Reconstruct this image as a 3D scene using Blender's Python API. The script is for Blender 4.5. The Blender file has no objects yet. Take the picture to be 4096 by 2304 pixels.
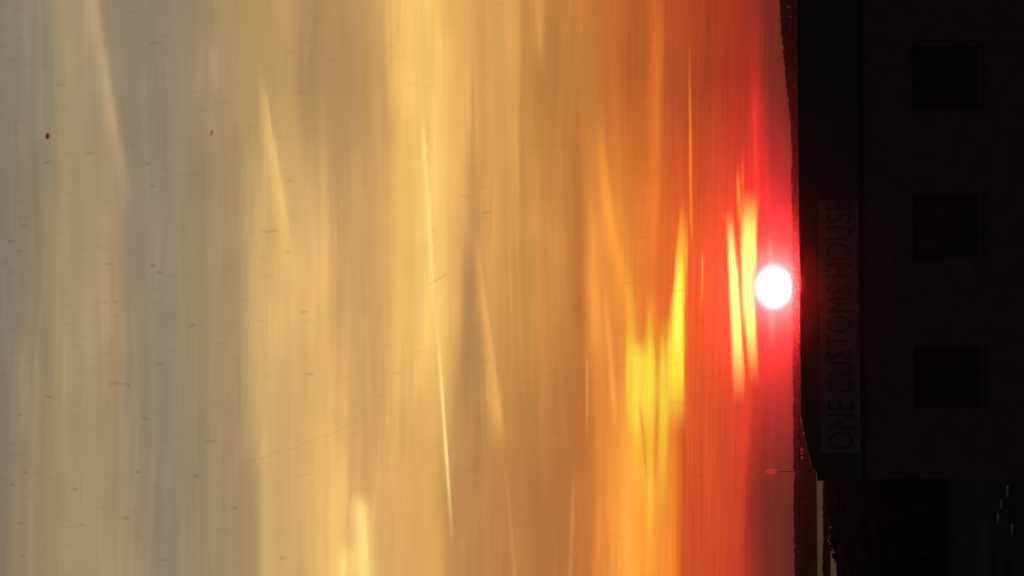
import bpy, bmesh, math, random
from mathutils import Vector, Matrix, Euler
random.seed(7)
sc = bpy.context.scene
COL = sc.collection
R = math.radians

# ------------------------------------------------------------------ camera
EYE = Vector((0.0, 0.0, 14.0))
FPX = 14212.0                       # focal length in photograph pixels (4096 wide)
HOR = 3175.0                        # eye level, photograph column
PITCH = math.atan((HOR - 2048.0) / FPX)
ROLL = R(-0.55)
fwd = Vector((0, math.cos(PITCH), math.sin(PITCH)))
up = Vector((0, -math.sin(PITCH), math.cos(PITCH)))
rgt = Vector((1, 0, 0))
# the phone was held on its side: picture left is up, picture top is right
cy = (rgt * math.cos(ROLL) - up * -math.sin(ROLL)).normalized()
cx = (-up * math.cos(ROLL) + rgt * math.sin(ROLL)).normalized()
cz = -fwd
cam = bpy.data.cameras.new("camera")
cam.sensor_width = 36.0
cam.lens = 36.0 * FPX / 4096.0
cam.clip_start = 0.05
cam.clip_end = 20000.0
cam.dof.use_dof = True
cam.dof.focus_distance = 600.0
cam.dof.aperture_fstop = 140.0
camo = bpy.data.objects.new("camera", cam)
COL.objects.link(camo)
camo.matrix_world = Matrix(((cx.x, cy.x, cz.x, EYE.x), (cx.y, cy.y, cz.y, EYE.y),
                            (cx.z, cy.z, cz.z, EYE.z), (0, 0, 0, 1)))
sc.camera = camo


def ray(px, py):
    return (cx * ((px - 2048.0) / FPX) + cy * ((1152.0 - py) / FPX) + fwd).normalized()


def azel(px, py):
    d = ray(px, py)
    return math.degrees(math.atan2(d.x, d.y)), math.degrees(math.asin(d.z))


def at(px, py, Y):
    d = ray(px, py)
    return EYE + d * (Y / d.y)


def lin(c):
    return tuple((v / 255 / 12.92) if v / 255 <= 0.04045 else ((v / 255 + 0.055) / 1.055) ** 2.4 for v in c)


SUN_AZ, SUN_EL = azel(3094, 1148)

# ------------------------------------------------------------------ render / view
sc.render.engine = 'CYCLES'
sc.cycles.use_denoising = True
sc.cycles.volume_bounces = 0
sc.cycles.max_bounces = 6
sc.cycles.transparent_max_bounces = 12
sc.view_settings.view_transform = 'Standard'
sc.view_settings.look = 'None'
sc.view_settings.exposure = 0.0
sc.view_settings.gamma = 1.0
sc.view_settings.use_curve_mapping = False

# ------------------------------------------------------------------ sky
world = bpy.data.worlds.new("World")
sc.world = world
world.use_nodes = True
wt = world.node_tree
wt.nodes.clear()
WN, WL = wt.nodes, wt.links


def put(node, i, v):
    if v is None:
        return
    if isinstance(v, bpy.types.NodeSocket):
        WL.new(v, node.inputs[i])
    else:
        node.inputs[i].default_value = v


def M(op, a, b=None, c=None, clamp=False):
    n = WN.new('ShaderNodeMath'); n.operation = op; n.use_clamp = clamp
    put(n, 0, a); put(n, 1, b); put(n, 2, c)
    return n.outputs[0]


def smooth(x, a, b, lo=0.0, hi=1.0):
    n = WN.new('ShaderNodeMapRange'); n.interpolation_type = 'SMOOTHSTEP'
    put(n, 0, x); put(n, 1, a); put(n, 2, b); put(n, 3, lo); put(n, 4, hi)
    return n.outputs[0]


def mixc(f, a, b, mode='MIX'):
    n = WN.new('ShaderNodeMix'); n.data_type = 'RGBA'; n.blend_type = mode; n.clamp_factor = True
    for i, v in ((0, f), (6, a), (7, b)):
        if isinstance(v, tuple) and len(v) == 3:
            v = (*v, 1)
        put(n, i, v)
    return n.outputs[2]


tc = WN.new('ShaderNodeTexCoord')
sep = WN.new('ShaderNodeSeparateXYZ'); WL.new(tc.outputs['Generated'], sep.inputs[0])
EL = M('MULTIPLY', M('ARCSINE', sep.outputs[2]), 57.29578)
AZ = M('MULTIPLY', M('ARCTAN2', sep.outputs[0], sep.outputs[1]), 57.29578)


def noise(sa, se, detail=3.0, seed=0.0, rough=0.55, slant=0.0):
    v = WN.new('ShaderNodeCombineXYZ')
    put(v, 0, M('MULTIPLY', AZ, sa)); put(v, 1, M('MULTIPLY', M('ADD', EL, M('MULTIPLY', AZ, slant)) if slant else EL, se)); v.inputs[2].default_value = seed
    n = WN.new('ShaderNodeTexNoise'); n.inputs['Scale'].default_value = 1.0
    n.inputs['Detail'].default_value = detail; n.inputs['Roughness'].default_value = rough
    WL.new(v.outputs[0], n.inputs['Vector'])
    return n.outputs[0]


warp = M('MULTIPLY', M('SUBTRACT', noise(0.16, 0.9, 2.0, 3.1), 0.5), 0.30)
ELW = M('ADD', EL, warp)

K = 4096.0 / 2576.0
ROWS = {  # bands of thin evening cloud: column on the photograph -> colour, on three verticals of the sky
    150: [(-200, (100, 94, 88)), (0, (114, 106, 97)), (100, (138, 127, 103)), (125, (142, 129, 103)), (150, (162, 141, 108)), (200, (160, 139, 107)),
          (250, (152, 134, 104)), (330, (142, 129, 105)), (450, (144, 129, 104)), (520, (157, 133, 102)), (545, (166, 140, 102)), (650, (180, 147, 98)),
          (735, (188, 151, 98)), (765, (170, 134, 92)), (860, (176, 138, 93)), (960, (205, 158, 95)), (1005, (236, 187, 100)),
          (1060, (243, 197, 107)), (1150, (230, 176, 97)), (1215, (214, 158, 86)), (1290, (219, 158, 86)), (1325, (200, 138, 70)),
          (1400, (188, 124, 62)), (1480, (188, 118, 57)), (1540, (190, 108, 49)), (1600, (178, 92, 41)), (1650, (196, 93, 44)),
          (1700, (176, 76, 38)), (1770, (165, 62, 34)), (1840, (170, 52, 34)), (1890, (150, 46, 32)), (1940, (112, 40, 29)), (2040, (94, 36, 28))],
    720: [(-200, (108, 102, 92)), (0, (127, 118, 101)), (90, (141, 126, 98)), (150, (165, 141, 106)), (290, (170, 144, 107)), (330, (147, 132, 105)), (420, (144, 130, 105)),
          (480, (152, 133, 100)), (600, (168, 140, 100)), (640, (203, 167, 106)), (700, (214, 172, 106)), (810, (226, 180, 110)), (850, (206, 160, 99)),
          (930, (212, 165, 100)), (1010, (232, 184, 104)), (1100, (243, 198, 110)), (1150, (225, 172, 97)), (1190, (192, 143, 84)),
          (1230, (208, 152, 84)), (1310, (204, 143, 76)), (1400, (206, 136, 70)), (1460, (186, 112, 54)), (1500, (224, 140, 60)),
          (1560, (232, 142, 56)), (1620, (226, 124, 48)), (1660, (222, 108, 44)), (1730, (232, 92, 42)), (1800, (236, 84, 42)),
          (1850, (236, 72, 42)), (1900, (228, 58, 44)), (1960, (190, 40, 44)), (2040, (150, 36, 36))],
    1300: [(-200, (112, 102, 90)), (0, (134, 120, 98)), (80, (150, 129, 99)), (200, (163, 139, 103)), (290, (157, 136, 103)), (400, (144, 130, 106)),
           (470, (148, 132, 105)), (560, (160, 136, 99)), (630, (165, 138, 98)), (665, (204, 166, 108)), (750, (206, 163, 104)), (800, (226, 180, 107)), (860, (232, 186, 108)),
           (890, (212, 164, 100)), (990, (218, 168, 100)), (1090, (222, 168, 92)), (1130, (192, 142, 82)), (1180, (182, 132, 76)), (1270, (184, 126, 68)),
           (1380, (178, 114, 59)), (1480, (186, 112, 56)), (1510, (216, 130, 60)), (1580, (248, 154, 56)), (1690, (244, 132, 50)),
           (1720, (204, 80, 38)), (1800, (202, 74, 37)), (1850, (196, 66, 38)), (1890, (146, 46, 34)), (1930, (110, 42, 31)), (2040, (94, 40, 31))],
}
EMAX = 15.0


def row_ramp(y, stops):
    pts = sorted((max(0.0, azel(x * K, y * K)[1]) / EMAX, lin(c)) for x, c in stops)
    n = WN.new('ShaderNodeValToRGB'); r = n.color_ramp; r.interpolation = 'EASE'
    while len(r.elements) > 1:
        r.elements.remove(r.elements[0])
    pts = pts[:1] + [p for p, q in zip(pts[1:], pts) if p[0] > q[0] + 1e-5]
    if len(pts) > 32:
        pts = pts[:31] + pts[-1:]
    r.elements[0].position = pts[0][0]; r.elements[0].color = (*pts[0][1], 1)
    for p, c in pts[1:]:
        e = r.elements.new(p); e.color = (*c, 1)
    put(n, 0, M('DIVIDE', ELW, EMAX))
    return n.outputs[0]


r1, r2, r3 = (row_ramp(y, s) for y, s in ROWS.items())
aT, aM, aB = (azel(1600, y * K)[0] for y in ROWS)
sky = mixc(smooth(AZ, aM, aT), r2, r1)
sky = mixc(smooth(AZ, aM, aB), sky, r3)
# fine drawn-out texture of the cloud sheet
tex = M('ADD', M('MULTIPLY', M('SUBTRACT', noise(0.22, 5.0, 4.0, 8.0), 0.5), 0.26), 1.0)
tex2 = M('ADD', M('MULTIPLY', M('SUBTRACT', noise(0.6, 22.0, 2.0, 5.0), 0.5), 0.05), 1.0)
tex3 = M('ADD', M('MULTIPLY', M('SUBTRACT', noise(2.2, 1.1, 4.0, 12.0, 0.7), 0.5), 0.10), 1.0)
sky = mixc(1.0, sky, M('MULTIPLY', M('MULTIPLY', tex, tex2), tex3), 'MULTIPLY')
LOW = smooth(EL, 0.6, 4.6, 1.0, 0.0)          # the lowest few degrees carry the finest threads


def threads(sa, se, seed, slant, sharp, gain):
    n = noise(sa, se, 3.0, seed, 0.6, slant)
    v = M('SUBTRACT', 1.0, M('MULTIPLY', M('ABSOLUTE', M('SUBTRACT', n, 0.5)), 5.0), clamp=True)
    return M('MULTIPLY', M('POWER', v, sharp), M('MULTIPLY', smooth(noise(0.35, 0.8, 2.0, seed + 9.0), 0.42, 0.66), gain))


edge = M('MULTIPLY', M('SUBTRACT', noise(0.45, 9.0, 4.0, 31.0, 0.65), 0.5), 0.16)


def streak(p0, p1, p2, colour, w0, w1, wr=None, fade=(0.35, 0.65), op=1.0, gain=1.0, power=2.0):
    """One drawn-out wisp of cloud: three points, half width (towards the zenith) at both ends, half width on the lower side as a share."""
    global sky
    (a0, e0), (am, em), (a1, e1) = (azel(*p) for p in (p0, p1, p2))
    tm = (am - a0) / (a1 - a0)
    # e(t) = e0 + b t + c t^2
    c = ((em - e0) - tm * (e1 - e0)) / (tm * tm - tm)
    b = (e1 - e0) - c
    t = M('MULTIPLY', M('SUBTRACT', AZ, a0), 1.0 / (a1 - a0))
    ec = M('ADD', M('MULTIPLY', M('ADD', M('MULTIPLY', t, c), b), t), e0)
    d = M('SUBTRACT', M('ADD', EL, M('ADD', M('MULTIPLY', warp, 0.10), M('MULTIPLY', edge, min(1.0, max(w0, w1) / 40.0)))), ec)
    w0d, w1d = w0 / 248.0, w1 / 248.0
    w = M('ADD', M('MULTIPLY', t, w1d - w0d), w0d)
    q = M('DIVIDE', d, w)
    if wr is not None:
        low = M('LESS_THAN', d, 0.0)
        q = M('MULTIPLY', q, M('ADD', M('MULTIPLY', low, 1.0 / wr - 1.0), 1.0))
    m = M('EXPONENT', M('MULTIPLY', M('POWER', M('ABSOLUTE', q), power), -1.0))
    m = M('MULTIPLY', m, M('MULTIPLY', smooth(t, 0.0, fade[0]), smooth(t, fade[1], 1.0, 1.0, 0.0)))
    m = M('MULTIPLY', m, op, clamp=True)
    sky = mixc(m, sky, tuple(v * gain for v in lin(colour)))


# pale wisps high up
streak((330, -300), (430, 350), (530, 900), (186, 158, 121), 50, 34, 0.5, (0.05, 0.6), 1.0)
streak((1030, 200), (1120, 760), (1215, 1320), (240, 194, 118), 14, 70, 0.35, (0.35, 0.45), 0.75)
streak((840, 150), (862, 330), (878, 450), (176, 146, 102), 14, 16, 0.6, (0.4, 0.5), 0.6)
streak((1205, 520), (1225, 900), (1245, 1300), (214, 170, 112), 10, 20, None, (0.4, 0.5), 0.5)
streak((1683, 380), (1712, 800), (1735, 1250), (255, 214, 126), 9, 8, 0.8, (0.35, 0.75), 1.0, 1.06)
streak((1738, 1180), (1778, 1700), (1812, 2240), (255, 222, 138), 7, 7, 0.8, (0.45, 0.55), 1.0, 1.08)
streak((1880, 150), (1893, 500), (1896, 900), (186, 139, 72), 9, 9, None, (0.4, 0.7), 0.55)
streak((1870, 840), (1872, 1180), (1850, 1900), (174, 129, 80), 22, 60, 0.9, (0.3, 0.6), 0.75)
streak((1885, 860), (1965, 1400), (2012, 1840), (236, 172, 92), 16, 40, 0.4, (0.4, 0.78), 0.85)
streak((2015, 1780), (2040, 2050), (2070, 2500), (200, 143, 84), 9, 9, 0.7, (0.3, 0.7), 0.65)
streak((2296, 1780), (2290, 2050), (2270, 2500), (202, 136, 74), 8, 8, 0.7, (0.4, 0.7), 0.6)
streak((2346, 1380), (2347, 1500), (2347, 1800), (236, 160, 90), 5, 5, None, (0.3, 0.5), 0.6)
streak((2150, -200), (2156, 100), (2168, 360), (218, 156, 82), 24, 10, None, (0.1, 0.5), 0.7)
streak((2060, -200), (2064, 500), (2064, 1200), (224, 160, 84), 22, 22, 0.6, (0.1, 0.6), 0.55)
streak((2322, -200), (2326, 100), (2330, 320), (200, 124, 62), 8, 6, None, (0.1, 0.5), 0.6)
# the pale yellow tuft low on the left
streak((1440, 1960), (1452, 2150), (1440, 2800), (255, 218, 128), 30, 56, 1.0, (0.10, 0.8), 0.95)
streak((1385, 2130), (1375, 2280), (1360, 2800), (255, 214, 126), 26, 60, 1.0, (0.2, 0.8), 0.8)
# orange wisps
streak((2408, 380), (2440, 860), (2575, 1400), (252, 158, 60), 14, 42, 0.7, (0.4, 0.6), 0.85)
streak((2372, 700), (2382, 1200), (2420, 1640), (248, 160, 66), 18, 40, 0.7, (0.4, 0.6), 0.7)
streak((2640, -200), (2625, 600), (2600, 1500), (240, 126, 50), 30, 26, 0.6, (0.3, 0.6), 0.65)
streak((2756, 60), (2762, 600), (2766, 1020), (255, 132, 40), 5, 6, 0.9, (0.65, 0.85), 0.95)
streak((2812, 980), (2810, 1080), (2806, 1260), (255, 170, 70), 5, 4, None, (0.3, 0.5), 0.7)
# the flame shapes
streak((2740, 740), (2716, 1180), (2700, 1760), (255, 226, 62), 8, 46, 0.95, (0.5, 0.7), 1.0, 1.12, 4.0)
streak((2716, 980), (2712, 1200), (2704, 1480), (255, 244, 90), 10, 26, 0.9, (0.4, 0.6), 0.9, 1.2, 3.0)
streak((2520, 1060), (2535, 1500), (2590, 2100), (255, 214, 66), 14, 50, 0.8, (0.5, 0.5), 0.95, 1.0, 2.4)
streak((2605, 1120), (2600, 1500), (2590, 1960), (255, 226, 66), 12, 34, 0.8, (0.45, 0.5), 0.9, 1.0, 2.4)
streak((2655, 1240), (2655, 1520), (2640, 2100), (255, 224, 66), 26, 24, 0.9, (0.3, 0.4), 0.9, 1.0, 2.4)
streak((2560, 1330), (2575, 1540), (2575, 1760), (255, 230, 72), 46, 60, 1.0, (0.3, 0.5), 0.75, 1.02, 2.6)
streak((2615, 1200), (2628, 1400), (2632, 1560), (240, 132, 40), 12, 7, None, (0.3, 0.4), 0.8)
streak((2600, 1650), (2590, 2000), (2560, 2700), (255, 166, 54), 90, 90, 1.0, (0.2, 0.8), 0.35)
streak((2596, 1560), (2600, 1900), (2600, 2500), (255, 196, 62), 16, 10, None, (0.3, 0.4), 0.6)
streak((2655, 1600), (2650, 1860), (2640, 2200), (255, 190, 60), 14, 12, None, (0.3, 0.4), 0.6)
streak((2480, 1500), (2500, 1900), (2520, 2500), (250, 164, 76), 12, 22, None, (0.3, 0.6), 0.6)
streak((2415, 1100), (2440, 1400), (2470, 1800), (255, 172, 70), 10, 14, None, (0.4, 0.6), 0.7)
streak((2555, 1560), (2575, 1760), (2590, 1960), (234, 132, 46), 9, 7, None, (0.4, 0.6), 0.6)
streak((2640, 1500), (2625, 1740), (2622, 2000), (236, 134, 44), 8, 10, None, (0.4, 0.6), 0.6)
streak((2700, 1660), (2715, 1950), (2705, 2400), (232, 112, 42), 12, 12, None, (0.3, 0.6), 0.5)
streak((2820, 1500), (2830, 1850), (2850, 2400), (224, 84, 42), 14, 14, None, (0.3, 0.6), 0.5)
# red glow along the horizon and the bright slits beside the sun
streak((3000, 60), (3045, 850), (3060, 1620), (236, 44, 40), 26, 84, 0.7, (0.5, 0.6), 0.85, 1.0, 2.6)
streak((2980, 1100), (2985, 1560), (2950, 2200), (236, 66, 42), 34, 22, 0.7, (0.2, 0.5), 0.7)
streak((2915, 820), (2938, 1160), (2960, 1640), (255, 246, 124), 15, 24, 0.9, (0.35, 0.45), 1.0, 1.5, 4.0)
streak((3010, 740), (2996, 1100), (3022, 1560), (255, 242, 112), 36, 18, 0.8, (0.35, 0.55), 1.0, 1.4, 4.0)
streak((2952, 640), (2958, 820), (2972, 960), (255, 150, 60), 6, 9, None, (0.4, 0.6), 0.8)
streak((3078, 900), (3081, 1030), (3083, 1180), (255, 128, 92), 7, 16, None, (0.5, 0.8), 0.8)
streak((3083, 1140), (3086, 1260), (3087, 1420), (255, 128, 92), 18, 6, None, (0.2, 0.4), 0.8)
streak((3045, 960), (3048, 1060), (3050, 1180), (255, 120, 76), 5, 8, None, (0.5, 0.8), 0.7)
streak((2970, 560), (2972, 700), (2974, 880), (255, 100, 52), 5, 5, None, (0.5, 0.7), 0.7)
streak((3016, 300), (3020, 560), (3030, 860), (255, 70, 48), 8, 10, None, (0.5, 0.7), 0.6)
# threads of cloud drawn over everything, lighter and darker
tl = M('ADD', threads(0.16, 2.2, 41.0, 0.05, 2.0, 0.13), threads(0.12, 3.4, 57.0, -0.02, 2.4, 0.09))
td = threads(0.14, 2.6, 73.0, 0.03, 1.6, 0.10)
fil = M('MULTIPLY', M('SUBTRACT', noise(0.30, 17.0, 4.0, 23.0, 0.7, 0.02), 0.5), M('MULTIPLY', LOW, 0.72))
sky = mixc(1.0, sky, M('ADD', M('SUBTRACT', M('ADD', 1.0, tl), td), fil), 'MULTIPLY')
# the sun itself, low over the far bank
sa, se = SUN_AZ, SUN_EL
dx = M('MULTIPLY', M('SUBTRACT', AZ, sa), 0.83)   # flattened by the thick air at the horizon
dy = M('SUBTRACT', EL, se)
rs = M('SQRT', M('ADD', M('MULTIPLY', dx, dx), M('MULTIPLY', dy, dy)))
sky = mixc(smooth(rs, 0.26, 0.52, 0.6, 0.0), sky, (1.0, 0.06, 0.09))
sky = mixc(M('POWER', smooth(rs, 0.17, 0.36, 1.0, 0.0), 1.5), sky, (2.8, 2.2, 2.2))

# away from the sunset the sky goes on as plain dusk
away = smooth(M('ABSOLUTE', AZ), 14.0, 110.0)
nish = WN.new('ShaderNodeTexSky'); nish.sky_type = 'NISHITA'; nish.sun_disc = False
nish.sun_elevation = R(SUN_EL); nish.sun_rotation = R(SUN_AZ); nish.dust_density = 4.0
# the cloud sheet covers the sunset side; overhead and behind it the clear evening sky takes over
cover = M('MULTIPLY', M('SUBTRACT', 1.0, away), smooth(EL, 13.5, 50.0, 1.0, 0.0))
bg = WN.new('ShaderNodeBackground'); WL.new(sky, bg.inputs[0]); bg.inputs[1].default_value = 1.0
bg2 = WN.new('ShaderNodeBackground'); WL.new(nish.outputs[0], bg2.inputs[0]); bg2.inputs[1].default_value = 0.15
mixsh = WN.new('ShaderNodeMixShader'); WL.new(cover, mixsh.inputs[0]); WL.new(bg2.outputs[0], mixsh.inputs[1]); WL.new(bg.outputs[0], mixsh.inputs[2])
wo = WN.new('ShaderNodeOutputWorld'); WL.new(mixsh.outputs[0], wo.inputs[0])

# ------------------------------------------------------------------ sun
sl = bpy.data.lights.new("sun", 'SUN')
sl.energy = 1.0; sl.angle = R(0.53); sl.color = (1.0, 0.035, 0.035)
slo = bpy.data.objects.new("sun", sl); COL.objects.link(slo)
sd = Vector((math.sin(R(SUN_AZ)) * math.cos(R(SUN_EL)), math.cos(R(SUN_AZ)) * math.cos(R(SUN_EL)), math.sin(R(SUN_EL))))
slo.rotation_euler = sd.to_track_quat('Z', 'Y').to_euler()
slo.location = (0, 0, 60)


# ------------------------------------------------------------------ materials
def mat(name, colour, rough=0.8, metal=0.0, var=0.35, scale=1.5, bump=0.0, spec=0.5, stretch=None):
    m = bpy.data.materials.new(name); m.use_nodes = True
    nt = m.node_tree; bs = nt.nodes['Principled BSDF']
    bs.inputs['Roughness'].default_value = rough; bs.inputs['Metallic'].default_value = metal
    bs.inputs['Specular IOR Level'].default_value = spec
    co = nt.nodes.new('ShaderNodeTexCoord'); mp = nt.nodes.new('ShaderNodeMapping')
    if stretch: mp.inputs['Scale'].default_value = stretch
    nz = nt.nodes.new('ShaderNodeTexNoise'); nz.inputs['Scale'].default_value = scale; nz.inputs['Detail'].default_value = 5
    nt.links.new(co.outputs['Object'], mp.inputs[0]); nt.links.new(mp.outputs[0], nz.inputs['Vector'])
    rp = nt.nodes.new('ShaderNodeValToRGB')
    rp.color_ramp.elements[0].position = 0.3; rp.color_ramp.elements[1].position = 0.7
    rp.color_ramp.elements[0].color = (*[c * (1 - var) for c in colour], 1)
    rp.color_ramp.elements[1].color = (*[c * (1 + var) for c in colour], 1)
    nt.links.new(nz.outputs[0], rp.inputs[0]); nt.links.new(rp.outputs[0], bs.inputs['Base Color'])
    if bump:
        bp = nt.nodes.new('ShaderNodeBump'); bp.inputs['Strength'].default_value = bump; bp.inputs['Distance'].default_value = 0.05
        nt.links.new(nz.outputs[0], bp.inputs['Height']); nt.links.new(bp.outputs[0], bs.inputs['Normal'])
    return m


MAT = {
    'brick': mat('dark brick', (0.10, 0.062, 0.048), 0.9, var=0.18, scale=1.3, bump=0.05, spec=0.1),
    'band': mat('bronze cladding', (0.040, 0.026, 0.022), 0.7, 0.0, 0.25, 1.2),
    'coping': mat('painted coping', (0.035, 0.025, 0.022), 0.9, 0.0, 0.3, 3.0, spec=0.05),
    'flashing': mat('lead flashing', (0.20, 0.15, 0.15), 0.45, 0.7, 0.6, 4.0, bump=0.9),
    'panel': mat('sign panel paint', (0.14, 0.105, 0.098), 0.7, var=0.12, scale=2.0),
    'letter': mat('sign letter paint', (0.06, 0.045, 0.042), 0.8, var=0.1),
    'frame': mat('window frame paint', (0.03, 0.025, 0.022), 0.5, var=0.15),
    'glass': mat('dark window glass', (0.038, 0.026, 0.023), 0.2, var=0.3, scale=0.8, spec=0.5),
    'roof': mat('roof gravel', (0.10, 0.095, 0.09), 0.95, var=0.3, scale=20.0, bump=0.5),
    'grass': mat('grass', (0.030, 0.034, 0.016), 0.95, var=0.5, scale=0.05, bump=0.3, spec=0.0),
    'leaf': mat('foliage', (0.032, 0.034, 0.017), 0.9, var=0.4, scale=0.4, spec=0.0),
    'bark': mat('bark', (0.05, 0.035, 0.025), 0.9, var=0.3, scale=3.0),
    'path': mat('path asphalt', (0.034, 0.033, 0.028), 0.9, var=0.3, scale=2.0, spec=0.0),
    'kerb': mat('kerb concrete', (0.12, 0.115, 0.11), 0.9, var=0.3, scale=1.0, spec=0.05),
    'white': mat('white paint', (0.78, 0.77, 0.74), 0.35, var=0.06, scale=1.0),
    'greypaint': mat('grey lamp paint', (0.30, 0.30, 0.29), 0.5, var=0.1),
    'steel': mat('grey steel', (0.12, 0.11, 0.11), 0.5, 0.6, 0.2, 2.0),
    'black': mat('black paint', (0.02, 0.02, 0.02), 0.45, var=0.2),
    'aluminium': mat('aluminium', (0.45, 0.45, 0.46), 0.4, 0.9, 0.1, 2.0),
    'plaster': mat('plaster wall', (0.45, 0.42, 0.38), 0.9, var=0.1, scale=3.0),
}
wm = mat('river water', (0.02, 0.022, 0.02), 0.30, var=0.2, scale=0.02, spec=0.09)
_nt = wm.node_tree; _bs = _nt.nodes['Principled BSDF']
_c = _nt.nodes.new('ShaderNodeTexCoord'); _n = _nt.nodes.new('ShaderNodeTexNoise'); _n.inputs['Scale'].default_value = 0.35; _n.inputs['Detail'].default_value = 4
_b = _nt.nodes.new('ShaderNodeBump'); _b.inputs['Strength'].default_value = 0.35; _b.inputs['Distance'].default_value = 0.3
_nt.links.new(_c.outputs['Object'], _n.inputs['Vector']); _nt.links.new(_n.outputs[0], _b.inputs['Height']); _nt.links.new(_b.outputs[0], _bs.inputs['Normal'])
# ruffled water seen this flat throws back only about a third of the sky
_g = _nt.nodes.new('ShaderNodeBsdfGlossy'); _g.inputs['Roughness'].default_value = 0.30; _nt.links.new(_b.outputs[0], _g.inputs['Normal'])
_d = _nt.nodes.new('ShaderNodeBsdfDiffuse'); _d.inputs[0].default_value = (0.02, 0.022, 0.02, 1)
_m = _nt.nodes.new('ShaderNodeMixShader'); _m.inputs[0].default_value = 0.26
_nt.links.new(_d.outputs[0], _m.inputs[1]); _nt.links.new(_g.outputs[0], _m.inputs[2]); _nt.links.new(_m.outputs[0], _nt.nodes['Material Output'].inputs[0])
MAT['water'] = wm


def emis(name, col, s):
    m = bpy.data.materials.new(name); m.use_nodes = True; b = m.node_tree.nodes['Principled BSDF']
    b.inputs['Base Color'].default_value = (*col, 1); b.inputs['Emission Color'].default_value = (*col, 1)
    b.inputs['Emission Strength'].default_value = s
    return m


MAT['beacon'] = emis('red lamp glass', (1.0, 0.05, 0.06), 0.42)


def thinfilm(name, col, op, tint=None):
    m = bpy.data.materials.new(name); m.use_nodes = True; nt = m.node_tree
    bs = nt.nodes['Principled BSDF']; bs.inputs['Base Color'].default_value = (*col, 1); bs.inputs['Roughness'].default_value = 0.9
    if tint:        # a coat that lets coloured light through
        tr = nt.nodes.new('ShaderNodeBsdfTransparent'); tr.inputs[0].default_value = (*tint, 1)
        mx = nt.nodes.new('ShaderNodeMixShader'); mx.inputs[0].default_value = op
        nt.links.new(tr.outputs[0], mx.inputs[1]); nt.links.new(bs.outputs[0], mx.inputs[2])
        nt.links.new(mx.outputs[0], nt.nodes['Material Output'].inputs[0])
    else:
        bs.inputs['Alpha'].default_value = op
    return m


# ------------------------------------------------------------------ mesh helpers
def bx(bm, x0, x1, y0, y1, z0, z1):
    v = [bm.verts.new(p) for p in ((x0, y0, z0), (x1, y0, z0), (x1, y1, z0), (x0, y1, z0), (x0, y0, z1), (x1, y0, z1), (x1, y1, z1), (x0, y1, z1))]
    for f in ((3, 2, 1, 0), (4, 5, 6, 7), (0, 1, 5, 4), (1, 2, 6, 5), (2, 3, 7, 6), (3, 0, 4, 7)):
        bm.faces.new([v[i] for i in f])


def prism(bm, prof, y0, y1):
    """profile in x,z (anticlockwise seen from -y) pushed from y0 to y1"""
    a = [bm.verts.new((x, y0, z)) for x, z in prof]; b = [bm.verts.new((x, y1, z)) for x, z in prof]
    bm.faces.new(a); bm.faces.new(b[::-1])
    n = len(prof)
    for i in range(n):
        bm.faces.new((a[i], b[i], b[(i + 1) % n], a[(i + 1) % n]))


def tube(bm, pts, radii, n=8):
    rings = []
    for i, (p, r) in enumerate(zip(pts, radii)):
        p = Vector(p)
        d = (Vector(pts[min(i + 1, len(pts) - 1)]) - Vector(pts[max(i - 1, 0)])).normalized()
        s = d.orthogonal().normalized(); t = d.cross(s)
        rings.append([bm.verts.new(p + (s * math.cos(2 * math.pi * k / n) + t * math.sin(2 * math.pi * k / n)) * r) for k in range(n)])
    for a, b in zip(rings, rings[1:]):
        for k in range(n):
            bm.faces.new((a[k], a[(k + 1) % n], b[(k + 1) % n], b[k]))
    bm.faces.new(rings[0][::-1]); bm.faces.new(rings[-1])


def obj(name, bm, m, parent=None, smooth_=False, recalc=True):
    if recalc:
        bmesh.ops.recalc_face_normals(bm, faces=bm.faces)
    me = bpy.data.meshes.new(name); bm.to_mesh(me); bm.free()
    if smooth_:
        for p in me.polygons: p.use_smooth = True
    me.materials.append(m)
    o = bpy.data.objects.new(name, me); COL.objects.link(o)
    if parent: o.parent = parent
    return o


def thing(name, label, cat, loc=(0, 0, 0), group=None):
    o = bpy.data.objects.new(name, None); COL.objects.link(o); o.location = loc
    o.empty_display_size = 0.5
    o['label'] = label; o['category'] = cat
    if group: o['group'] = group
    return o


def copy_tree(o, parent=None):
    c = o.copy(); COL.objects.link(c)
    if parent: c.parent = parent
    for ch in list(o.children): copy_tree(ch, c)
    return c


def B(): return bmesh.new()


# ------------------------------------------------------------------ ground and river
bm = B()
N = 24
xs = [-1500 + 3000 * i / N for i in range(N + 1)]; ys = [-150 + 3400 * i / N for i in range(N + 1)]
g = [[bm.verts.new((x, y, 0)) for x in xs] for y in ys]
for j in range(N):
    for i in range(N): bm.faces.new((g[j][i], g[j][i + 1], g[j + 1][i + 1], g[j + 1][i]))
o = obj('ground', bm, MAT['grass']); o['kind'] = 'structure'

YFAR = 2420.0
bm = B()
near = [(-1400, 900), (-300, 950), (-140, 1080), (-110, 1150), (-95, 1300), (-85, 1600), (0, 1750), (200, 1780), (700, 1760), (1400, 1740)]
far = [(x, YFAR + 6 * math.sin(x * 0.011)) for x, _ in near]
a = [bm.verts.new((x, y, 0.06)) for x, y in near]; b = [bm.verts.new((x, y, 0.06)) for x, y in far]
for i in range(len(a) - 1): bm.faces.new((a[i], a[i + 1], b[i + 1], b[i]))
o = obj('river', bm, MAT['water']); o['kind'] = 'structure'

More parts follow.
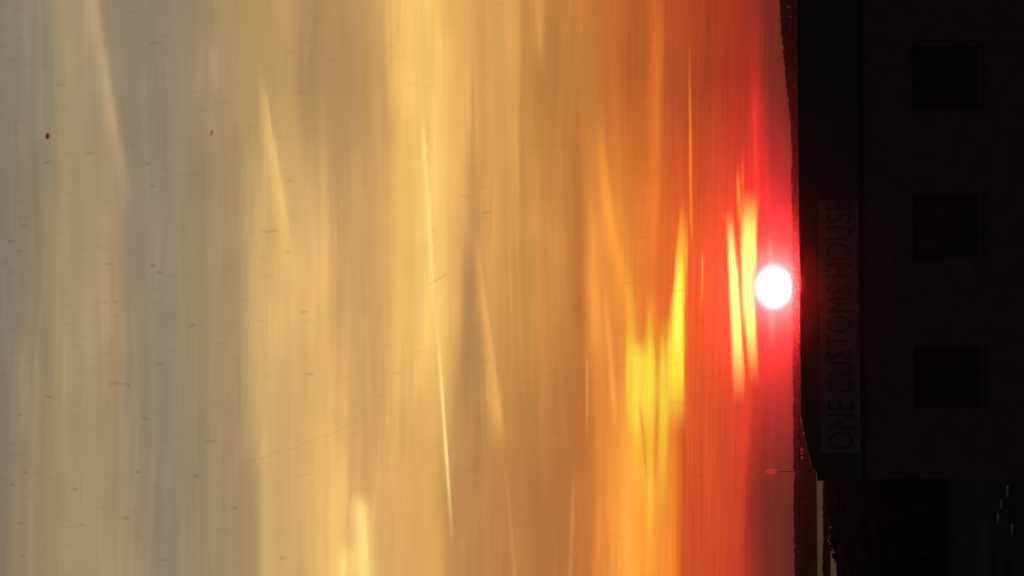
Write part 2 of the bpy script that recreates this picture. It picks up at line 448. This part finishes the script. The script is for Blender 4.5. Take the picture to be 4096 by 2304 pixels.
# the far bank: a low ridge that rises to the right
SKY = [(-2600, 3163), (300, 3160), (700, 3159), (480, 3156), (400, 3149), (330, 3142), (270, 3133), (200, 3127), (130, 3126), (105, 3117), (60, 3114), (-40, 3112), (-600, 3100), (-2600, 3080)]
prof = sorted((at(px, py, 2460).x, at(px, py, 2460).z) for py, px in ((600, 3160), (700, 3160), (1150, 3162), (1700, 3166), (2304, 3171), (3400, 3176), (480, 3156), (400, 3149), (330, 3141), (270, 3133), (200, 3128), (130, 3127), (105, 3117), (60, 3114), (-40, 3112), (-600, 3106)))


def skyline(x):
    if x <= prof[0][0]: return prof[0][1]
    for (x0, z0), (x1, z1) in zip(prof, prof[1:]):
        if x0 <= x <= x1: return z0 + (z1 - z0) * (x - x0) / (x1 - x0)
    return prof[-1][1]


TREE_H = 9.0
bm = B()
cols = [-1450 + 20 * i for i in range(146)]
ridge = [(YFAR + 4, 0.02), (YFAR + 14, 0.35), (YFAR + 40, 1.0), (3150, 1.0), (3190, 0.02)]
rows = []
for y, f in ridge:
    rows.append([bm.verts.new((x, y, max(0.03, (skyline(x) - TREE_H) * f))) for x in cols])
for r0, r1_ in zip(rows, rows[1:]):
    for i in range(len(cols) - 1): bm.faces.new((r0[i], r0[i + 1], r1_[i + 1], r1_[i]))
o = obj('hill', bm, MAT['grass']); o['kind'] = 'structure'


# woods: crowns of many small leaf clumps round a rough core, on stub trunks
def crown(verts, faces, c, rx, rz, n, leaf, rnd):
    base = len(verts)
    for i in range(5):
        el = -60 + 30 * i
        for k in range(6):
            an = 2 * math.pi * (k + 0.5 * i) / 6
            s = 0.72 * rnd.uniform(0.8, 1.1)
            verts.append((c[0] + rx * s * math.cos(R(el)) * math.cos(an), c[1] + rx * s * math.cos(R(el)) * math.sin(an), c[2] + rz * s * math.sin(R(el))))
    for i in range(4):
        for k in range(6):
            a = base + i * 6 + k; b = base + i * 6 + (k + 1) % 6
            faces.append((a, b, b + 6, a + 6))
    faces.append(tuple(base + k for k in range(5, -1, -1))); faces.append(tuple(base + 24 + k for k in range(6)))
    for _ in range(n):
        d = Vector((rnd.gauss(0, 1), rnd.gauss(0, 1), rnd.gauss(0.1, 1))).normalized()
        r = rnd.uniform(0.68, 1.02)
        p = Vector((c[0] + d.x * rx * r, c[1] + d.y * rx * r, c[2] + d.z * rz * r))
        nrm = (d + Vector((rnd.uniform(-.7, .7), rnd.uniform(-.7, .7), rnd.uniform(-.5, .9)))).normalized()
        s = nrm.orthogonal().normalized(); t = nrm.cross(s)
        q = leaf * rnd.uniform(0.6, 1.3); b = len(verts)
        an = rnd.uniform(0, 3.14)
        s, t = s * math.cos(an) + t * math.sin(an), t * math.cos(an) - s * math.sin(an)
        for u, w in ((-1, -.3), (0, -.8), (1, -.1), (.3, .8), (-.6, .7)):
            verts.append(tuple(p + s * u * q + t * w * q))
        faces.append((b, b + 1, b + 2, b + 3, b + 4))


def trunk(verts, faces, x, y, z0, z1, r):
    b = len(verts)
    for z, q in ((z0, r), (z1, r * 0.6)):
        for k in range(5): verts.append((x + q * math.cos(k * 1.2566), y + q * math.sin(k * 1.2566), z))
    for k in range(5): faces.append((b + k, b + (k + 1) % 5, b + 5 + (k + 1) % 5, b + 5 + k))


def woods(name, label, spots, leaf, n, seed):
    rnd = random.Random(seed); vs, fs = [], []
    for x, y, gz, top, rx in spots:
        h = top - gz; rz = h * 0.40
        crown(vs, fs, (x, y, top - rz), rx, rz, n, leaf, rnd)
        trunk(vs, fs, x, y, gz - 0.3, top - rz, 0.25 + 0.02 * h)
    me = bpy.data.meshes.new(name); me.from_pydata(vs, [], fs); me.materials.append(MAT['leaf'])
    o = bpy.data.objects.new(name, me); COL.objects.link(o); o['kind'] = 'stuff'
    o['label'] = label; o['category'] = 'trees'
    return o


rnd = random.Random(3)
spots = []
for k in range(1150):
    x = rnd.uniform(-420, 420); y = YFAR + 16 + 190 * rnd.random() ** 1.5
    f = min(1.0, 0.35 + (y - YFAR - 14) / 26 * 0.65)
    gz = (skyline(x) - TREE_H) * f
    top = gz + TREE_H * rnd.uniform(0.95, 1.0)
    spots.append((x, y, gz, top, rnd.uniform(3.5, 6.0)))
woods('far_woods', 'even dark tree line along the far river bank under the sunset', spots, 0.42, 44, 5)

# the near side: scrub and trees left of the building, their tops just below the water
rnd = random.Random(11)
edge = [(1860, 3276), (1930, 3288), (1990, 3294), (2060, 3288), (2110, 3302), (2160, 3296), (2190, 3318), (2240, 3330), (2304, 3348), (2500, 3370), (3200, 3400)]


def edge_px(py):
    if py <= edge[0][0]: return edge[0][1]
    for (a0, b0), (a1, b1) in zip(edge, edge[1:]):
        if a0 <= py <= a1: return b0 + (b1 - b0) * (py - a0) / (a1 - a0)
    return edge[-1][1]


spots = []
for k in range(620):
    Y = rnd.uniform(330, 900); py = rnd.uniform(1700, 3100)
    p = at(edge_px(py) + rnd.uniform(0, 36) + 2, py, Y)
    if p.z < 2.0: continue
    spots.append((p.x, Y, 0.0, p.z, rnd.uniform(2.0, 3.6) * (0.6 + p.z / 14)))
woods('near_woods', 'black tree mass below the strip of bright river, left of the building', spots, 0.35, 70, 6)
# islet of reeds in the river
bm = B()
vs, fs = [], []
rnd = random.Random(21)
for k in range(420):
    py = rnd.uniform(1930, 3000); Y = rnd.uniform(1470, 1530)
    p = at(3290 + rnd.uniform(-3, 5), py, Y)
    if p.z < 0.3: continue
    crown(vs, fs, (p.x, Y, p.z * 0.5), rnd.uniform(1.2, 3.0), max(0.6, p.z * 0.55), 14, 0.4, rnd)
me = bpy.data.meshes.new('reed_bank'); me.from_pydata(vs, [], fs); me.materials.append(MAT['leaf'])
o = bpy.data.objects.new('reed_bank', me); COL.objects.link(o); o['kind'] = 'stuff'; o['label'] = 'thin dark bank of reeds between two strips of bright water'; o['category'] = 'reeds'
bm.free()

# path with kerb beside the lamps
bm = B()
pl = [(-26, 196), (-22, 212), (-18.6, 226), (-16.4, 240), (-15.6, 254), (-17, 272), (-24, 300)]


def ribbon(bm, pts, off0, off1, z0, z1=None):
    L, Rr = [], []
    for i, p in enumerate(pts):
        d = (Vector(pts[min(i + 1, len(pts) - 1)]) - Vector(pts[max(i - 1, 0)])).normalized(); n = Vector((-d.y, d.x))
        L.append(Vector(p) + n * off0); Rr.append(Vector(p) + n * off1)
    if z1 is None:
        a = [bm.verts.new((*p, z0)) for p in L]; b = [bm.verts.new((*p, z0)) for p in Rr]
        for i in range(len(a) - 1): bm.faces.new((a[i], b[i], b[i + 1], a[i + 1]))
    else:
        r = [[bm.verts.new((*p, z)) for p in q] for q, z in ((L, z0), (L, z1), (Rr, z1), (Rr, z0))]
        for i in range(len(L) - 1):
            for a, b in zip(r, r[1:] + r[:1]): bm.faces.new((a[i], a[i + 1], b[i + 1], b[i]))


def curve(pts, n=8):
    out = []
    P = [pts[0]] + list(pts) + [pts[-1]]
    for i in range(1, len(P) - 2):
        for k in range(n):
            t = k / n; p0, p1, p2, p3 = (Vector(q) for q in P[i - 1:i + 3])
            out.append(tuple(0.5 * ((2 * p1) + (p2 - p0) * t + (2 * p0 - 5 * p1 + 4 * p2 - p3) * t * t + (3 * p1 - p0 - 3 * p2 + p3) * t ** 3)))
    return out + [tuple(pts[-1])]


pc = curve(pl)
ribbon(bm, pc, -1.4, 1.4, 0.02)
o = obj('path', bm, MAT['path']); o['kind'] = 'structure'



# ------------------------------------------------------------------ the building
YB = 142.12
def X(py): return at(3300, py, YB).x
def Z(px, py=1152): return at(px, py, YB).z
top = Z(3203); bot = Z(3444)
xl, xr = X(1922), 26.0
FLOOR = 4.6
bld = thing('office_building', 'dark flat topped building with square recessed windows and a long parapet, its end raked down', 'building', ((xl + xr) / 2, YB, 0))
off = Vector(bld.location)


def pobj(name, bm, m, parent=bld, **k):
    bmesh.ops.translate(bm, verts=bm.verts, vec=-off)
    return obj(name, bm, m, parent, **k)


wz0, wz1 = Z(3925), Z(3655)
WW = 2.42
wx = [X(1515) + 5.98 * i for i in range(5)]
levels = [0, -FLOOR]
# facade wall: piers and bands round the openings, 0.4 thick
bm = B()
zc = [0.0, wz0 - FLOOR, wz1 - FLOOR, wz0, wz1, bot]
y0, y1 = YB, YB + 0.4
for a, b in ((zc[0], zc[1]), (zc[2], zc[3]), (zc[4], zc[5])):
    bx(bm, xl + 0.05, xr - 0.05, y0, y1, a, b)
for a, b in ((zc[1], zc[2]), (zc[3], zc[4])):
    e = [xl + 0.05] + [v for w in wx for v in (w - WW / 2, w + WW / 2)] + [xr - 0.05]
    for p, q in zip(e[::2], e[1::2]): bx(bm, p, q, y0, y1, a, b)
pobj('wall', bm, MAT['brick'])
bm = B()
bx(bm, xl + 0.05, xl + 0.45, y1, YB + 24, 0, bot); pobj('side_wall', bm, MAT['brick'])
bm = B()
bx(bm, xr - 0.45, xr - 0.05, y1, YB + 24, 0, bot); pobj('side_wall', bm, MAT['brick'])
bm = B()
bx(bm, xl + 0.05, xr - 0.05, YB + 24, YB + 24.4, 0, bot); pobj('rear_wall', bm, MAT['brick'])
bm = B()
bx(bm, xl + 0.45, xr - 0.45, y1 + 0.002, YB + 24, bot - 0.3, bot + 0.1); pobj('roof', bm, MAT['roof'])
# parapet: 0.25 proud of the wall, its left end raked down
rake = [(X(1672), top), (X(1760), Z(3228, 1760) + 0.05), (X(1830), Z(3247, 1830) + 0.05), (X(1868), Z(3257, 1868) + 0.06), (X(1888), Z(3274, 1888) + 0.06), (xl, Z(3279, 1922) + 0.07)]
pf = [(xl, bot), (xr, bot), (xr, top)] + rake
bm = B(); prism(bm, pf, YB - 0.25, YB + 0.45); pobj('parapet', bm, MAT['band'])
bm = B()
bx(bm, xl + 0.05, xl + 0.5, YB + 0.452, YB + 24.4, bot + 0.1, rake[-1][1]); bx(bm, xr - 0.5, xr - 0.05, YB + 0.452, YB + 24.4, bot + 0.1, top)
bx(bm, xl + 0.5, xr - 0.5, YB + 24, YB + 24.4, bot + 0.1, top - 0.1)
pobj('rear_parapet', bm, MAT['band'])
bm = B()
line = [(xr + 0.04, top + 0.004)] + [(x, z + 0.004) for x, z in rake]
bm_top, bm_rake = bm, B()
for (xa, za), (xb, zb) in zip(line, line[1:]):
    raked = xb < X(1690)
    n = max(1, int(abs(xa - xb) / 0.22)) if raked else 6
    bm = bm_rake if raked else bm_top
    for k in range(n):
        t0, t1 = k / n, (k + 1) / n
        x0_, x1_ = xa + (xb - xa) * t0, xa + (xb - xa) * t1
        z0_, z1_ = za + (zb - za) * t0, za + (zb - za) * t1
        j = random.uniform(0, 0.03) if n > 1 and xb < X(1700) else 0
        v = [bm.verts.new(p) for p in ((x0_, YB - 0.3, z0_), (x1_ + 0.01, YB - 0.3, z1_), (x1_ + 0.01, YB + 0.5, z1_), (x0_, YB + 0.5, z0_),
                                       (x0_, YB - 0.3, z0_ + 0.03 + j), (x1_ + 0.01, YB - 0.3, z1_ + 0.03), (x1_ + 0.01, YB + 0.5, z1_ + 0.04), (x0_, YB + 0.5, z0_ + 0.04 + j))]
        for f in ((3, 2, 1, 0), (4, 5, 6, 7), (0, 1, 5, 4), (1, 2, 6, 5), (2, 3, 7, 6), (3, 0, 4, 7)): bm.faces.new([v[i] for i in f])
pobj('coping', bm_top, MAT['coping']); pobj('flashing', bm_rake, MAT['flashing'])

# windows, set 0.22 back
def make_window():
    bm = B(); h = wz1 - wz0; w = WW
    fw = 0.07
    bx(bm, -w / 2, -w / 2 + fw, 0.20, 0.30, 0, h); bx(bm, w / 2 - fw, w / 2, 0.20, 0.30, 0, h)
    bx(bm, -w / 2 + fw, w / 2 - fw, 0.20, 0.30, 0, fw); bx(bm, -w / 2 + fw, w / 2 - fw, 0.20, 0.30, h - fw, h)
    f = obj('window', bm, MAT['frame'], bld)
    bm = B(); bx(bm, -w / 2 + fw + 0.001, w / 2 - fw - 0.001, 0.235, 0.255, fw + 0.001, h - fw - 0.001); obj('pane', bm, MAT['glass'], f)
    bm = B(); bx(bm, -w / 2 - 0.1, w / 2 + 0.1, -0.08, -0.002, -0.09, 0); bx(bm, -w / 2 + 0.002, w / 2 - 0.002, -0.002, 0.198, -0.05, 0.004); obj('sill', bm, MAT['brick'], f)
    bm = B(); bx(bm, -w / 2 - 0.05, w / 2 + 0.05, 0.41, 0.45, -0.05, h + 0.05); obj('dark_backing', bm, MAT['black'], f)  # added black sheet behind the pane, standing in for the unlit interior
    return f


w0 = make_window()
for li, dz in enumerate(levels):
    for i, x in enumerate(wx):
        w = w0 if (li == 0 and i == 0) else copy_tree(w0, bld)
        w.location = Vector((x, YB, wz0 + dz)) - off

# ------------------------------------------------------------------ the sign on the parapet
p00 = at(3284, 1812, YB - 0.25); p01 = at(3272, 802, YB - 0.25); p10 = at(3440, 1812, YB - 0.25)
sx0, sx1 = p00.x, p01.x
sz1 = (at(3284, 1812, YB).z + at(3272, 802, YB).z) / 2; sz0 = (at(3442, 1812, YB).z + at(3432, 802, YB).z) / 2
sign = thing('building_sign', 'long pale sign panel with dark capitals reading ONE CUSTOMS HOUSE on the parapet', 'sign', ((sx0 + sx1) / 2, YB - 0.25, sz0))
soff = Vector(sign.location)
bm = B(); bx(bm, sx0, sx1, YB - 0.33, YB - 0.252, sz0, sz1); bmesh.ops.translate(bm, verts=bm.verts, vec=-soff)
bmesh.ops.bevel(bm, geom=bm.edges[:], offset=0.015, segments=1)
obj('sign_panel', bm, MAT['panel'], sign)
text = "ONE CUSTOMS HOUSE"
lh = 1.01
protos, widths = {}, {}
for ch in set(text) - {' '}:
    cu = bpy.data.curves.new('letter', 'FONT'); cu.body = ch; cu.size = 1.0; cu.extrude = 0.02; cu.resolution_u = 4; cu.offset = 0.0
    to = bpy.data.objects.new('letter_source', cu); COL.objects.link(to)
    dg = bpy.context.evaluated_depsgraph_get()
    me = bpy.data.meshes.new_from_object(to.evaluated_get(dg)); COL.objects.unlink(to); bpy.data.objects.remove(to)
    xs_ = [v.co.x for v in me.vertices]; ys_ = [v.co.y for v in me.vertices]
    lo, w = min(xs_), max(xs_) - min(xs_); yl = min(ys_) if ch not in 'OCSU' else min(ys_)
    hh = max(ys_) - min(ys_)
    for v in me.vertices:
        v.co = ((v.co.x - lo), -v.co.z, (v.co.y - yl) / hh)
    me.materials.append(MAT['letter']); me.name = 'letter'
    protos[ch] = me; widths[ch] = w
GAP, SP = 0.13, 0.34
total = sum(widths[c] for c in text if c != ' ') + GAP * (len(text) - 1 - 4) + SP * 2 - 0.14
xa, xb = at(3360, 1795, YB).x, at(3350, 806, YB).x
kx = (xb - xa) / total
zb = (sz0 + sz1) / 2 - lh / 2 + 0.0
x = xa
for i, ch in enumerate(text):
    if ch == ' ':
        x += (SP - GAP) * kx; continue
    o = bpy.data.objects.new('letter', protos[ch]); COL.objects.link(o); o.parent = sign
    o.location = Vector((x, YB - 0.352, zb)) - soff; o.scale = (kx, 1, lh)
    x += (widths[ch] + GAP - (0.07 if ch == 'T' or text[i + 1:i + 2] == 'T' else 0.0)) * kx

# ------------------------------------------------------------------ lamp posts by the path
def make_lamp():
    t = thing('lamp_post', 'x', 'lamp post')
    bm = B(); tube(bm, [(0, 0, 0), (0, 0, 0.5), (0, 0, 0.55), (0, 0, 3.9)], [0.11, 0.10, 0.06, 0.045], 10); obj('pole', bm, MAT['black'], t)
    bm = B(); tube(bm, [(0, 0, 3.9), (0.05, 0, 4.0), (0.18, 0, 4.05)], [0.04, 0.035, 0.03], 8); obj('arm', bm, MAT['black'], t)
    bm = B()
    prism(bm, [(0.1, 4.03), (0.58, 4.045), (0.60, 4.07), (0.52, 4.11), (0.22, 4.115), (0.1, 4.09)], -0.10, 0.10)
    bmesh.ops.bevel(bm, geom=bm.edges[:], offset=0.02, segments=2); obj('lamp_head', bm, MAT['greypaint'], t)
    bm = B(); bx(bm, 0.22, 0.54, -0.07, 0.07, 4.020, 4.033); obj('lens', bm, MAT['aluminium'], t)
    return t


lamps = [(4028, 1955, 'nearest lamp post, pale flat head beside the building corner'), (4004, 2008, 'pale headed lamp post between two others in the dark left of the building'),
         (3990, 2064, 'faintest of the row of lamp posts, farthest along the path'), (4046, 2107, 'lone pale headed lamp post standing left of the row in the dark')]
l0 = make_lamp()
for i, (px, py, lb) in enumerate(lamps):
    l = l0 if i == 0 else copy_tree(l0)
    d = ray(px, py); k = (4.1 - EYE.z) / d.z; p = EYE + d * k
    l.location = (p.x - 0.45, p.y, 0); l['label'] = lb; l['group'] = 'lamp posts along the dark path'
    l.rotation_euler.z = 0.0

# ------------------------------------------------------------------ boats on the river
def make_boat(L):
    t = thing('motor_boat', 'x', 'boat')
    bm = B(); sec = []
    n = 10
    for i in range(n + 1):
        u = i / n; xx = (u - 0.5) * L
        w = 0.17 * L * (1 - max(0, (u - 0.45) / 0.55) ** 2.2) + 0.02
        h = 0.14 * L * (1 + 0.35 * u * u); k = -0.03 * L * (1 - u ** 3)
        sec.append([bm.verts.new(v) for v in ((xx, -w, h), (xx, -w * 0.8, 0.2 * h), (xx, 0, k), (xx, w * 0.8, 0.2 * h), (xx, w, h))])
    for a, b in zip(sec, sec[1:]):
        for k in range(4): bm.faces.new((a[k], a[k + 1], b[k + 1], b[k]))
        bm.faces.new((a[4], a[0], b[0], b[4]))
    bm.faces.new(sec[0]); bm.faces.new(sec[-1][::-1])
    obj('hull', bm, MAT['white'], t, smooth_=False)
    bm = B(); prism(bm, [(-0.22 * L, 0.155 * L), (0.16 * L, 0.165 * L), (0.06 * L, 0.30 * L), (-0.2 * L, 0.30 * L)], -0.11 * L, 0.11 * L)
    obj('cabin', bm, MAT['white'], t)
    bm = B(); bx(bm, -0.15 * L, 0.05 * L, -0.113 * L, 0.113 * L, 0.215 * L, 0.27 * L); obj('cabin_window', bm, MAT['glass'], t)
    return t


b1 = make_boat(5.6)
p = at(3269, 1906, 2060); b1.location = (p.x, 2060, 0.1)
b1['label'] = 'small white motor boat on the river beside the building corner'; b1['group'] = 'white boats on the river'
b2 = copy_tree(b1); b2.location = (at(3309, 2158, 1450).x, 1450, 0.1); b2.rotation_euler.z = 0.2
b2.scale = (0.75,) * 3
b2['label'] = 'small white motor boat in front of the reed bank, nearer the left edge'

# ------------------------------------------------------------------ mast with red lamp on the far bank
YM = 2440.0
mp = at(3160, 1886, YM); mz = at(3108, 1886, YM).z; mt = at(3062, 1886, YM).z
mast = thing('radio_mast', 'thin dark mast with a long red lamp on top, rising over the far tree line', 'mast', (mp.x, YM, 2.0))
bm = B(); tube(bm, [(0, 0, 0), (0, 0, mz - 2 - 0.02)], [0.50, 0.14], 8); obj('pole', bm, MAT['steel'], mast)
bm = B(); tube(bm, [(0, 0, mz - 2), (0, 0, mz - 1.6), (0, 0, (mz + mt) / 2 - 2 - 1), (0, 0, (mz + mt) / 2 - 2 + 1), (0, 0, mt - 2)], [0.35, 0.8, 1.9, 1.8, 0.6], 12); obj('beacon', bm, MAT['beacon'], mast, smooth_=True)
bm = B()
for k in range(3):
    an = k * 2.094; tube(bm, [(0, 0, mz - 7), (9 * math.cos(an), 9 * math.sin(an), -0.5)], [0.04, 0.04], 4)
obj('guy_wire', bm, MAT['steel'], mast)

# ------------------------------------------------------------------ the window the picture was taken through
YW = 1.3
win = thing('office_window', 'wide clear window with dried dirt specks and a fine scratch', 'window', (0, YW, EYE.z - 0.9))
zo = EYE.z - 0.9
W2, H = 1.6, 2.0
bm = B(); bx(bm, -W2, -W2 + 0.08, 0, 0.12, 0, H); bx(bm, W2 - 0.08, W2, 0, 0.12, 0, H)
bx(bm, -W2 + 0.08, W2 - 0.08, 0, 0.12, 0, 0.08); bx(bm, -W2 + 0.08, W2 - 0.08, 0, 0.12, H - 0.08, H)
obj('frame', bm, MAT['aluminium'], win)
pm = bpy.data.materials.new('clear glass'); pm.use_nodes = True
pn = pm.node_tree; pn.nodes.clear(); tb = pn.nodes.new('ShaderNodeBsdfTransparent'); tb.inputs[0].default_value = (1, 1, 1, 1)
po = pn.nodes.new('ShaderNodeOutputMaterial'); pn.links.new(tb.outputs[0], po.inputs[0])
bm = B(); bx(bm, -W2 + 0.081, W2 - 0.081, 0.05, 0.058, 0.081, H - 0.081); obj('pane', bm, pm, win)
bm = B(); bx(bm, -W2 - 0.1, W2 + 0.1, -0.22, 0.2, -0.05, -0.002); obj('sill', bm, MAT['plaster'], win)
bm = B()
bx(bm, -6, 6, YW - 0.05, YW + 0.25, 0, zo - 0.055); bx(bm, -6, 6, YW - 0.05, YW + 0.25, zo + H + 0.002, zo + H + 1.2)
bx(bm, -6, -W2 - 0.102, YW - 0.05, YW + 0.25, zo - 0.055, zo + H + 0.002); bx(bm, W2 + 0.102, 6, YW - 0.05, YW + 0.25, zo - 0.055, zo + H + 0.002)
o = obj('room_wall', bm, MAT['plaster']); o['kind'] = 'structure'

YP = YW + 0.059


def lump(bm, px, py, lx, ly, rnd, ang=0.0):
    c = at(px, py, YP) - Vector(win.location); s = YP / FPX
    n = 9
    ring = [[], []]
    cen = bm.verts.new((c.x, c.y + 0.25 * min(lx, ly) * s, c.z))
    for j, f in enumerate((1.0, 0.6)):
        for k in range(n):
            a = 2 * math.pi * k / n; q = f * rnd.uniform(0.75, 1.2)
            u, v = lx * 0.5 * q * math.cos(a), ly * 0.5 * q * math.sin(a)
            u, v = u * math.cos(ang) - v * math.sin(ang), u * math.sin(ang) + v * math.cos(ang)
            ring[j].append(bm.verts.new((c.x - v * s, c.y + (0.0 if j == 0 else 0.18 * min(lx, ly) * s), c.z - u * s)))
    for k in range(n):
        k2 = (k + 1) % n
        bm.faces.new((ring[0][k], ring[0][k2], ring[1][k2], ring[1][k])); bm.faces.new((ring[1][k], ring[1][k2], cen))
    bm.faces.new(ring[0][::-1])


rnd = random.Random(99)
MAT['dirt'] = thinfilm('dried dirt', (0.05, 0.035, 0.02), 0.10)
MAT['faint'] = thinfilm('thin dirt film', (0.05, 0.04, 0.025), 0.027)
MAT['paint'] = thinfilm('red paint fleck', (0.10, 0.012, 0.010), 0.06, (0.66, 0.27, 0.25))
MAT['rust'] = thinfilm('brown fleck', (0.12, 0.04, 0.012), 0.05, (0.85, 0.6, 0.42))
bm = B()
D = [(620, 172, 60, 10), (365, 612, 44, 14), (240, 338, 34, 9), (590, 655, 34, 12), (610, 745, 28, 12), (95, 902, 32, 12), (45, 965, 38, 12), (75, 1005, 24, 10),
     (430, 1055, 28, 10), (1080, 925, 90, 9), (610, 1062, 34, 12), (640, 1090, 26, 12), (160, 575, 22, 9), (190, 650, 40, 10), (1160, 723, 26, 11), (1150, 1010, 24, 9),
     (1945, 850, 54, 9), (770, 1300, 26, 14), (1215, 1248, 42, 10), (455, 1529, 60, 9), (485, 1536, 60, 8), (440, 1545, 14, 22), (515, 1541, 16, 16), (195, 1587, 34, 13),
     (640, 1455, 28, 9), (580, 1675, 38, 12), (840, 1765, 56, 9), (1240, 1497, 50, 10), (785, 1902, 24, 18), (550, 1888, 34, 10), (98, 1890, 20, 16), (50, 1938, 30, 11), (300, 1957, 30, 11),
     (505, 2072, 38, 11), (80, 2093, 40, 10), (940, 2033, 30, 14), (1130, 2232, 26, 12), (650, 2240, 34, 8), (90, 2225, 22, 14), (420, 1210, 26, 10), (460, 1207, 22, 9), (80, 1660, 22, 9), (330, 2100, 30, 8)]
for px, py, a, b in D: lump(bm, px, py, a, b, rnd, rnd.uniform(-0.15, 0.15))
o = obj('dirt', bm, MAT['dirt'], win); o['kind'] = 'stuff'
bm = B()
for k in range(330):
    px = 3100 * rnd.random() ** 1.9; lump(bm, px, rnd.uniform(-100, 2404), rnd.uniform(10, 70), rnd.uniform(7, 16), rnd, rnd.uniform(-0.2, 0.2))
o = obj('dust', bm, MAT['faint'], win); o['kind'] = 'stuff'
bm = B(); lump(bm, 190, 546, 16, 27, rnd); obj('paint_fleck', bm, MAT['paint'], win)
bm = B(); lump(bm, 847, 524, 8, 12, rnd); lump(bm, 846, 535, 13, 14, rnd); obj('rust_fleck', bm, MAT['rust'], win)


def scratch(name, pts, w, m):
    bm = B(); c = curve([(x, y) for x, y in pts], 6); rs_ = random.Random(len(name) + len(pts))
    tube(bm, [at(x + rs_.uniform(-4, 4), y + rs_.uniform(-2, 2), YP) - Vector(win.location) for x, y in c], [w * (0.3 + 0.7 * math.sin(math.pi * (i + 0.5) / len(c))) * YP / FPX for i in range(len(c))], 5)
    obj(name, bm, m, win)


scratch('scratch', [(960, 1850), (1050, 1832), (1120, 1806), (1180, 1790)], 5, MAT['faint'])
scratch('scratch', [(1150, 1805), (1210, 1776), (1330, 1735), (1400, 1700), (1460, 1682)], 5, MAT['faint'])
scratch('hair', [(1720, 1140), (1750, 1120), (1785, 1096)], 4, MAT['dirt'])

# ------------------------------------------------------------------ evening haze
HAZE_FWD, HAZE_ISO = 2.7e-6, 2.4e-5
hm = bpy.data.materials.new('evening haze'); hm.use_nodes = True
hn = hm.node_tree; hn.nodes.clear()
vs_ = []
for dens, g in ((HAZE_FWD, 0.994), (HAZE_ISO, 0.0)):     # forward lobe added to imitate lens bloom round the sun, and fine air haze
    pv = hn.nodes.new('ShaderNodeVolumePrincipled')
    pv.inputs['Color'].default_value = (0.9, 0.88, 0.86, 1); pv.inputs['Density'].default_value = dens; pv.inputs['Anisotropy'].default_value = g
    vs_.append(pv)
ad = hn.nodes.new('ShaderNodeAddShader'); hn.links.new(vs_[0].outputs[0], ad.inputs[0]); hn.links.new(vs_[1].outputs[0], ad.inputs[1])
ho = hn.nodes.new('ShaderNodeOutputMaterial'); hn.links.new(ad.outputs[0], ho.inputs['Volume'])
bm = B(); bx(bm, -1520, 1520, -170, 3280, -1.0, mt + 3)
o = obj('haze', bm, hm); o['kind'] = 'stuff'
